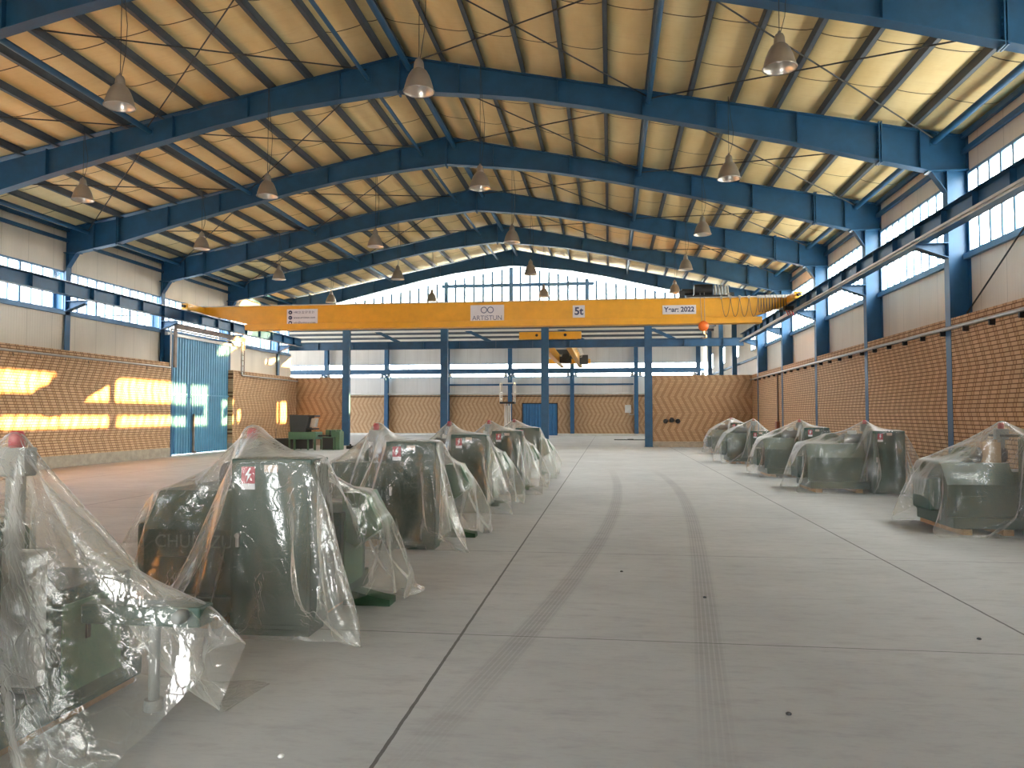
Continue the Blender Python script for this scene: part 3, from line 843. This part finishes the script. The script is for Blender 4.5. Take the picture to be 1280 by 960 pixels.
for yy in (-.33, .33):
    m.box(-.36, .36, yy-.02, yy+.02, 3.36, 3.4)
m.build('cage', LTGREY, ml)

# ------------------------------------------------------------------ wrapped machines
def drape(solids, rx, ry, h, ztop, seed, steps=210, iters=8, gravity=2.2):
    """sheet settled over boxes (position based cloth): returns the vertex grid"""
    r = np.random.default_rng(seed)
    nx = int((rx[1]-rx[0])/h)+1; ny = int((ry[1]-ry[0])/h)+1
    X, Y = np.meshgrid(np.linspace(rx[0], rx[1], nx), np.linspace(ry[0], ry[1], ny), indexing='ij')
    P = np.stack([X, Y, np.full_like(X, ztop)], -1)
    P[..., 2] += .03*np.sin(X*6+seed)*np.sin(Y*3.1+seed) + .02*np.sin(Y*5.3+2*seed) + r.uniform(-.008, .008, X.shape)
    P[..., 2] += .05 + .03*np.sin(X*3.3-Y*4.1+3*seed)
    V = np.zeros_like(P)
    hx = (rx[1]-rx[0])/(nx-1); hy = (ry[1]-ry[0])/(ny-1); hd = math.hypot(hx, hy)
    S = [np.array(b) for b in solids]; dt = 1/40.
    def con(a, b, L, k, only_long=False):
        d = b-a; ln = np.sqrt((d*d).sum(-1, keepdims=True))+1e-9
        e = (ln-L)/ln*.5*k
        if only_long: e = np.maximum(e, 0)
        c = d*e
        a += c; b -= c
    long_ = []
    for k in (4, 11):
        for o in (0, 1):
            ix = np.array([i for i in range(nx-k) if (i//k) % 2 == o]); iy = np.array([i for i in range(ny-k) if (i//k) % 2 == o])
            if len(ix) and len(iy): long_.append((k, ix, iy))
    mg = .022
    def collide(P, P0):
        low = P[..., 2] < .008
        if low.any():
            P[..., 2][low] = .008
            P[..., :2][low] = P0[..., :2][low]*.6 + P[..., :2][low]*.4
        for b in S:
            x0, x1, y0, y1, z0, z1 = b
            ins = (P[..., 0] > x0-mg) & (P[..., 0] < x1+mg) & (P[..., 1] > y0-mg) & (P[..., 1] < y1+mg) & (P[..., 2] < z1+mg) & (P[..., 2] > z0-mg)
            if not ins.any(): continue
            q = P[ins]; old = P0[ins]; n = np.arange(len(q))
            d = np.stack([q[:, 0]-(x0-mg), (x1+mg)-q[:, 0], q[:, 1]-(y0-mg), (y1+mg)-q[:, 1], (z1+mg)-q[:, 2]], -1)
            d[:, 4][old[:, 2] >= z1+mg-.03] = 0
            k = d.argmin(-1); d[:, 4] = (z1+mg)-q[:, 2]; amt = d[n, k]
            ax = np.array([0, 0, 1, 1, 2])[k]; sg = np.array([-1, 1, -1, 1, 1])[k]
            q[n, ax] += sg*amt
            tang = (q-old)*.45
            tang[n, ax] = 0
            P[ins] = q-tang
    for st in range(steps):
        V[..., 2] -= gravity*dt
        V *= .97 if st < steps*.7 else .86
        sp = np.sqrt((V*V).sum(-1, keepdims=True)); V *= np.minimum(1, 1.2/(sp+1e-9))
        P0 = P.copy(); P = P + V*dt
        for it in range(iters):
            if it % 2 == 0:
                for k, ix, iy in long_:
                    A = P[ix]; B = P[ix+k]; con(A, B, hx*k, 1, True); P[ix] = A; P[ix+k] = B
                    A = P[:, iy]; B = P[:, iy+k]; con(A, B, hy*k, 1, True); P[:, iy] = A; P[:, iy+k] = B
            for o in (0, 1):
                A = P[o:-1:2]; B = P[o+1::2]; k = min(len(A), len(B)); con(A[:k], B[:k], hx, 1)
                A = P[:, o:-1:2]; B = P[:, o+1::2]; k = min(A.shape[1], B.shape[1]); con(A[:, :k], B[:, :k], hy, 1)
            for o in (0, 1):
                A = P[o:-1:2]; B = P[o+1::2]; k = min(len(A), len(B)); A = A[:k]; B = B[:k]
                con(A[:, :-1], B[:, 1:], hd, .4); con(A[:, 1:], B[:, :-1], hd, .4)
            for o in range(4):                       # gentle bending stiffness
                A = P[o:-2:4]; B = P[o+2::4]; k = min(len(A), len(B))
                if k: con(A[:k], B[:k], 2*hx, .22)
                A = P[:, o:-2:4]; B = P[:, o+2::4]; k = min(A.shape[1], B.shape[1])
                if k: con(A[:, :k], B[:, :k], 2*hy, .22)
            if it % 2 == 1 or it == iters-1: collide(P, P0)
        V = (P-P0)/dt
    return P, nx, ny

def sheet_mesh(P, nx, ny, round_=.86):
    cxi, cyi = (nx-1)/2, (ny-1)/2
    I, J = np.meshgrid(np.arange(nx), np.arange(ny), indexing='ij')
    u = np.abs((I-cxi)/cxi); v = np.abs((J-cyi)/cyi)
    keep = (u+v) < 1.93
    idx = -np.ones((nx, ny), int); idx[keep] = np.arange(keep.sum())
    m = MB(); fs = []
    for i in range(nx-1):
        for j in range(ny-1):
            q = (idx[i, j], idx[i+1, j], idx[i+1, j+1], idx[i, j+1])
            if min(q) >= 0: fs.append(q)
    m.add([tuple(p) for p in P[keep]], fs, 0, True)
    return m

def bolt_poly(x, z, s):
    return [(x+.1*s, z+.5*s), (x-.22*s, z-.02*s), (x-.02*s, z-.02*s), (x-.12*s, z-.5*s), (x+.24*s, z+.1*s), (x+.03*s, z+.1*s), (x+.2*s, z+.5*s)]

def make_machine(label, loc, group, p):
    """origin: front left foot of the switch cabinet"""
    root = empty('forming_machine', label, 'machine', loc, group)
    S = []
    W, H = p.get('w', .65), p.get('h', 1.36)
    bx0 = p.get('bx', -1.3)
    # base
    MB().bbox(bx0+.05, .62, .2, 1.55, .08, .24, .015).build('base_frame', GREEN, root); S.append((bx0+.05, .62, .2, 1.55, 0, .24))
    for a in (bx0+.2, -.25, .45):
        MB().box(a-.07, a+.07, .15, 1.62, 0, .08).build('skid', WOOD, root)
    # machine bed with sloped front
    m = MB(); zt = p.get('bz', 1.06)
    m.prism([(.28, .24), (1.45, .24), (1.45, zt-.12), (1.33, zt), (.5, zt), (.28, zt-.3)], bx0, -.06, 'x')
    b = m.build('machine_bed', GREEN, root); S.append((bx0, -.06, .4, 1.45, .24, zt)); S.append((bx0, -.06, .28, .4, .24, zt-.25))
    MB().box(bx0+.12, bx0+.5, .262, .285, .32, .54).build('bed_door', GREEN, b)
    MB().bbox(bx0-.18, bx0, .45, 1.1, .30, .78, .03).build('feed_box', GREEN, root); S.append((bx0-.18, bx0, .45, 1.1, .3, .78))
    if p.get('text'): text('lettering', 'CHUN ZU', .15, LETTER, b, (-.46, .272, .66))
    # flywheel and motor on top
    MB().lathe([(0, -.09), (.15, -.09), (.19, -.07), (.19, .07), (.15, .09), (0, .09)], (bx0*.45, 1.0, zt+.04), 24, 0, 'y').build('flywheel', GREEN, root)
    S.append((bx0*.45-.16, bx0*.45+.16, .9, 1.1, zt-.1, zt+.2))
    mo = MB().tube((-.42, .72, zt+.11), (-.02, .72, zt+.11), .12, 16).build('motor', ROD, root); S.append((-.42, -.02, .62, .82, zt-.1, zt+.2))
    MB().bbox(-.30, -.14, .64, .80, zt+.21, zt+.29, .01).build('terminal_box', LTGREY, mo)
    # post with a red cap standing in for the sticker at its peak
    qx, qy = p.get('post', (-.18, .52)); ph = p.get('ph', 1.60)
    po = MB().box(qx-.035, qx+.035, qy-.035, qy+.035, .24, ph-.1).build('post', MIDGREY, root)
    MB().bbox(qx-.09, qx+.09, qy-.05, qy+.05, ph-.26, ph-.1, .01).build('control_head', MIDGREY, po)
    MB().lathe([(0, 0), (.042, 0), (.042, .06), (.03, .09), (0, .09)], (qx, qy, ph-.1), 14).build('sticker_cap', RED, po)
    S.append((qx-.06, qx+.06, qy-.06, qy+.06, 0, ph))
    # switch cabinet
    cb = MB().bbox(0, W, 0, .36, .05, H, .008).box(.02, W-.02, .02, .34, 0, .05).build('switch_cabinet', GREEN, root); S.append((0, W, 0, .36, 0, H))
    MB().bbox(.025, W-.025, -.012, .002, .09, H-.035, .005).build('cabinet_door', GREEN, cb)
    MB().bbox(.055, .085, -.035, -.01, H*.5, H*.5+.11, .006).tube((.07, -.04, H*.5+.09), (.07, -.01, H*.5+.09), .02, 10).build('door_handle', GALV, cb)
    m = MB().box(.09, .20, -.016, -.012, H-.19, H-.06, 0).box(.09, .20, -.016, -.012, H-.235, H-.19, 1)
    m.prism(bolt_poly(.145, H-.125, .11), -.019, -.016, 'y', 1)
    m.build('warning_sticker', [RED, WHITE], cb)
    if p.get('plate', True):
        MB().box(W*.5-.05, W*.5+.06, -.016, -.012, H-.10, H-.045).build('nameplate', paint('nameplate_tan', (.42, .33, .26), .5), cb)
    # side cabinet and chute to the right
    sz_ = p.get('sz', .86)
    sc_ = MB().bbox(.12, .63, .72, 1.4, .12, sz_, .012).build('side_cabinet', GREEN, root); S.append((.12, .63, .72, 1.4, 0, sz_))
    MB().box(.63, .637, .8, 1.3, .2, sz_-.08).build('side_door', GREENL, sc_)  # lighter green puts the window light on this side into the colour
    MB().box(.637, .65, .98, 1.01, sz_-.3, sz_-.14).build('side_handle', DARK, sc_)
    
    if not p.get('arm'):
        hp = MB().prism([(.60, .62), (.72, .55), (.96, .72), (.80, 1.02), (.60, 1.02)], .84, 1.2).build('hopper', GREENL, root)
        S.append((.6, .80, .84, 1.2, .5, 1.02)); S.append((.6, .94, .84, 1.2, .58, .78))
    if p.get('foot', .98): MB().prism([(.55, 0), (p.get('foot', .98), 0), (p.get('foot', .98), .055), (.86, .075), (.62, .13), (.55, .13)], 1.02, 1.22).build('foot', paint('foot_green', (.015, .075, .03), .4), root)
    if p.get('arm'):
        ar = MB().bbox(.64, 1.34, .93, 1.08, .55, .66, .012).build('swing_arm', GREEN, root); S.append((.6, 1.34, .93, 1.08, .5, .66))
        MB().tube((1.04, 1.0, .08), (1.04, 1.0, .56), .03, 12).tube((1.04, 1.0, .08), (1.04, 1.0, .14), .05, 12).build('arm_rod', MIDGREY, ar)
        MB().lathe([(0, -.05), (.03, -.05), (.038, 0), (.03, .05), (0, .05)], (1.25, .9, .62), 14, 0, 'y').build('clamp_knob', MIDGREY, ar)
        MB().bbox(.20, .62, .62, .71, .3, 1.0, .02).build('hood', LTGREY, root); S.append((.2, .62, .62, .71, .3, 1.0))
    S += p.get('extra', [])
    return root, S

def wrap(label, root, S, loc, p, seed, h, group):
    pad = p.get('pad', .1)
    x0 = min(s[0] for s in S); x1 = max(s[1] for s in S); y0 = min(s[2] for s in S); y1 = max(s[3] for s in S)
    rx = (x0-p.get('l', .55), x1+p.get('r', .88)); ry = (y0-p.get('f', 1.42), y1+p.get('b', 1.0))
    P, nx, ny = drape(S, rx, ry, h, max(s[5] for s in S)+.06, seed)
    for q in range(2):                                # ease the tightest kinks
        A = P.copy()
        A[1:-1, 1:-1] = .5*P[1:-1, 1:-1] + .125*(P[2:, 1:-1]+P[:-2, 1:-1]+P[1:-1, 2:]+P[1:-1, :-2])
        P = A
    # the hem is gathered in towards the machine
    z = P[..., 2]; mm = .15 + .10*np.sin(P[..., 0]*7+P[..., 1]*5+seed)*.5 + np.clip(z/.55, 0, 3)**2*.5
    for ax, lo, hi in ((0, x0, x1), (1, y0, y1)):
        c = P[..., ax]
        d = np.maximum(c-hi, 0); c = np.where(d > 0, hi+mm*np.tanh(d/mm), c)
        d = np.maximum(lo-c, 0); c = np.where(d > 0, lo-mm*np.tanh(d/mm), c)
        P[..., ax] = c
    o = sheet_mesh(P, nx, ny).build('plastic_cover', PLASTIC, None, loc)
    md = o.modifiers.new('smooth', 'SUBSURF'); md.levels = 1; md.render_levels = 1
    tag(o, label, 'cover', group)
    return o

LEFT = [  # name for the label, location, params, seed, spacing
    ('nearest and cut by the left edge', (-3.54, 3.02, 0), dict(post=(.24, .92), ph=1.62, sz=.76, h=1.15, foot=0, arm=True, f=2.0, r=.62, b=.95), 1, .047),
    ('second in the left row', (-2.93, 5.70, 0), dict(post=(-.10, .55), bx=-.9, text=True), 2, .045),
    ('third in the left row', (-2.84, 9.58, 0), dict(post=(-.30, .55), bx=-.9, text=True), 3, .052),
    ('fourth in the left row', (-2.76, 13.25, 0), dict(post=(-.14, .55), bx=-.85, w=.63, foot=.7), 4, .062),
    ('fifth in the left row', (-2.53, 16.5, 0), dict(post=(-.15, .55), bx=-1.0, foot=.7), 5, .066),
    ('farthest of the left row', (-2.53, 20.7, 0), dict(post=(-.10, .55), bx=-1.0, foot=.7, plate=False), 6, .07)]
RIGHT = [
    ('nearest in the right row', (5.82, 11.55, 0), dict(post=(-.06, .7), bx=-1.0, bz=1.0, l=.58, f=1.5, extra=[(-.10, .65, .5, 1.0, 1.3, 1.42)]), 11, .05),
    ('second in the right row', (5.66, 17.55, 0), dict(post=(.02, .6), bx=-1.3, w=.66, foot=.66), 12, .055),
    ('third in the right row', (5.25, 21.75, 0), dict(post=(.0, .55), bx=-1.0, foot=.66), 13, .062),
    ('fourth in the right row', (4.86, 27.6, 0), dict(post=(.2, .55), bx=-.75, foot=.66, h=1.15), 14, .07),
    ('farthest of the right row', (5.2, 34.3, 0), dict(post=(.1, .55), bx=-.75, foot=.66), 15, .075)]
for lst, g in ((LEFT, 'left row'), (RIGHT, 'right row')):
    for (nm, loc, p, seed, h) in lst:
        root, S = make_machine('dark green machine under clear plastic, ' + nm, loc, 'wrapped machines of the ' + g, p)
        wrap('clear crumpled plastic sheet over the machine that is ' + nm, root, S, loc, p, seed, h, 'plastic covers of the ' + g)

# extra things under the nearest right cover
o = MB().bbox(-.25, .5, -.25, .25, .0, .04, .01).box(.1, .16, -.03, .03, -.4, .0).build('tray', ROD, None, (5.97, 12.3, 1.38))
tag(o, 'dark tray under the plastic of the nearest right machine', 'tray')

o = MB().bbox(-.13, .13, -.1, .1, 0, .3, .006).box(-.02, .02, -.102, -.1, 0, .3).build('cardboard_box', CARD, None, (5.58, 12.25, 1.0)); tag(o, 'tan carton under the plastic of the nearest right machine', 'carton')
# ------------------------------------------------------------------ unwrapped machines at the back left
r = empty('press_machine', 'green bench machine with a dark raised hood by the far left bricks', 'machine', (-15.6, 36.0, 0))
MB().bbox(0, 1.4, 0, .9, .52, .88, .015).build('bench', GREENL, r)
for a in (.05, .3, 1.0, 1.35):
    for b in (.05, .85): MB().box(a-.035, a+.035, b-.035, b+.035, 0, .52).build('leg', GREENL, r)
m = MB().prism([(.05, .88), (.85, .88), (1.02, 1.62), (1.1, 1.70), (.0, 1.72)], .1, .8); hd = m.build('hood', ROD, r)
MB().box(.85, 1.25, .08, .82, .98, 1.06).box(.95, 1.3, .08, .82, 1.62, 1.70).build('hood_shelf', DARK, hd)
MB().prism([(.95, 1.1), (1.2, 1.1), (1.28, 1.55), (1.05, 1.55)], .3, .7).build('guard', GALV, hd)
MB().bbox(.3, 1.0, .2, .7, .05, .5, .02).build('tank', DARK, r)
r = empty('bench_cabinet', 'low green cabinet with a black front beside the hooded machine', 'machine', (-13.95, 36.2, 0))
MB().bbox(0, .62, 0, .7, 0, .64, .015).build('cabinet', GREENL, r)
MB().box(.03, .56, -.015, .002, .04, .6).build('front_panel', DARK, r)
for a in (.05, .35, .6): MB().bbox(a, a+.22, .3, .6, .64, .98, .02).build('top_box', GREENL, r)
MB().box(-.35, .3, .1, .5, .66, .72).build('top_tray', DARK, r)
MB().box(.64, .85, .1, .7, 0, .9).build('side_panel', GREENL, r)
r = empty('drip_tray', 'low black box with a thin rod left of the hooded machine', 'tank', (-16.6, 36.4, 0))
MB().bbox(0, .9, 0, .7, 0, .55, .03).build('tank', DARK, r); MB().tube((.1, .2, .55), (.1, .2, 1.05), .012, 6).build('rod', ROD, r)
o = MB().bbox(-.22, .22, -.02, .02, 0, 1.35, .006).build('plywood_board', CARD, None, (-17.45, 36.3, 0)); o.rotation_euler = (0, -.12, PI/2*0.9); tag(o, 'tan board leaning on the left brick wall past the blue door', 'board')
for k, (x, y, sx2, mt) in enumerate(((-13.0, 37.6, .35, DARK), (-12.5, 37.9, .28, CARD), (-12.7, 38.2, .22, DARK))):
    m = MB().bbox(-sx2/2, sx2/2, -.14, .14, 0, .16+.05*k, .015).tube((0, 0, .16+.05*k), (0, 0, .24+.05*k), .05, 8)
    o = m.build('loose_part', mt, None, (x, y, 0)); tag(o, 'small %s part on the floor near the far left column, %s one' % ('tan' if mt is CARD else 'dark', ['leftmost', 'middle', 'rear'][k]), 'machine part')
for k, (px, py) in enumerate(((-1.63, 3.72), (.12, 8.5), (.87, 7.4), (2.77, 6.3), (1.0, 4.6))):
    m = MB().lathe([(0, 0), (.016, .002), (.018, .008), (.01, .015), (0, .016)], n=7)
    o = m.build('pebble', ROD if k else LTGREY, None, (px, py, 0)); tag(o, 'tiny %s crumb on the concrete, %s from the camera' % ('dark' if k else 'pale', ['nearest', 'farthest', 'third', 'rightmost', 'second'][k]), 'crumb')

# ------------------------------------------------------------------ light
w = bpy.data.worlds.new('sky'); SC.world = w; w.use_nodes = True
nt = w.node_tree; nt.nodes.clear()
tc = nt.nodes.new('ShaderNodeTexCoord'); sp = nt.nodes.new('ShaderNodeSeparateXYZ'); nt.links.new(tc.outputs['Generated'], sp.inputs[0])
def mr(sock, a, b, c, d):
    n = nt.nodes.new('ShaderNodeMapRange'); nt.links.new(sock, n.inputs[0])
    for k, v in enumerate((a, b, c, d)): n.inputs[k+1].default_value = v
    return n.outputs[0]
def mixc(f, a, b):
    n = nt.nodes.new('ShaderNodeMix'); n.data_type = 'RGBA'; nt.links.new(f, n.inputs[0])
    for k, v in ((6, a), (7, b)):
        if isinstance(v, tuple): n.inputs[k].default_value = v
        else: nt.links.new(v, n.inputs[k])
    return n.outputs[2]
side = mixc(mr(sp.outputs[0], -1, 1, 0, 1), (.52, .66, .82, 1), (2.75, 2.6, 2.3, 1))
ground = mixc(mr(sp.outputs[0], -1, 1, 0, 1), (.55, .53, .50, 1), (1.2, 1.08, .88, 1))
colr = mixc(mr(sp.outputs[2], -.03, .02, 0, 1), ground, side)
bg = nt.nodes.new('ShaderNodeBackground'); nt.links.new(colr, bg.inputs[0]); bg.inputs[1].default_value = 5.0
out = nt.nodes.new('ShaderNodeOutputWorld'); nt.links.new(bg.outputs[0], out.inputs[0])
sd = Vector((-1, -.36, -.157)).normalized()
sl = bpy.data.lights.new('low_sun', 'SUN'); sl.energy = 34; sl.color = (1, .54, .17); sl.angle = .009
so = bpy.data.objects.new('low_sun', sl); COL.objects.link(so); so.rotation_euler = sd.to_track_quat('-Z', 'Y').to_euler(); so.location = (40, 40, 15)

# ------------------------------------------------------------------ camera
F = 961.; pitch = math.atan(39/F); yaw = math.atan(122/math.hypot(F, 39))
fw = Vector((-math.sin(yaw)*math.cos(pitch), math.cos(yaw)*math.cos(pitch), math.sin(pitch)))
rt = Vector((math.cos(yaw), math.sin(yaw), 0)); up = rt.cross(fw)
cd = bpy.data.cameras.new('camera'); cam = bpy.data.objects.new('camera', cd); COL.objects.link(cam)
cam.matrix_world = Matrix(((rt.x, up.x, -fw.x, 0), (rt.y, up.y, -fw.y, 0), (rt.z, up.z, -fw.z, 1.7), (0, 0, 0, 1)))
cd.sensor_fit = 'HORIZONTAL'; cd.sensor_width = 36; cd.lens = F/1280*36; cd.clip_start = .05; cd.clip_end = 400
SC.camera = cam

vs = SC.view_settings; vs.view_transform = 'Standard'; vs.look = 'None'; vs.gamma = 1; vs.use_curve_mapping = False
vs.exposure = 1.75
cy = SC.cycles
cy.max_bounces = 8; cy.diffuse_bounces = 5; cy.glossy_bounces = 3; cy.transmission_bounces = 4; cy.transparent_max_bounces = 24
cy.caustics_reflective = False; cy.caustics_refractive = False; cy.sample_clamp_indirect = 8; cy.use_denoising = True
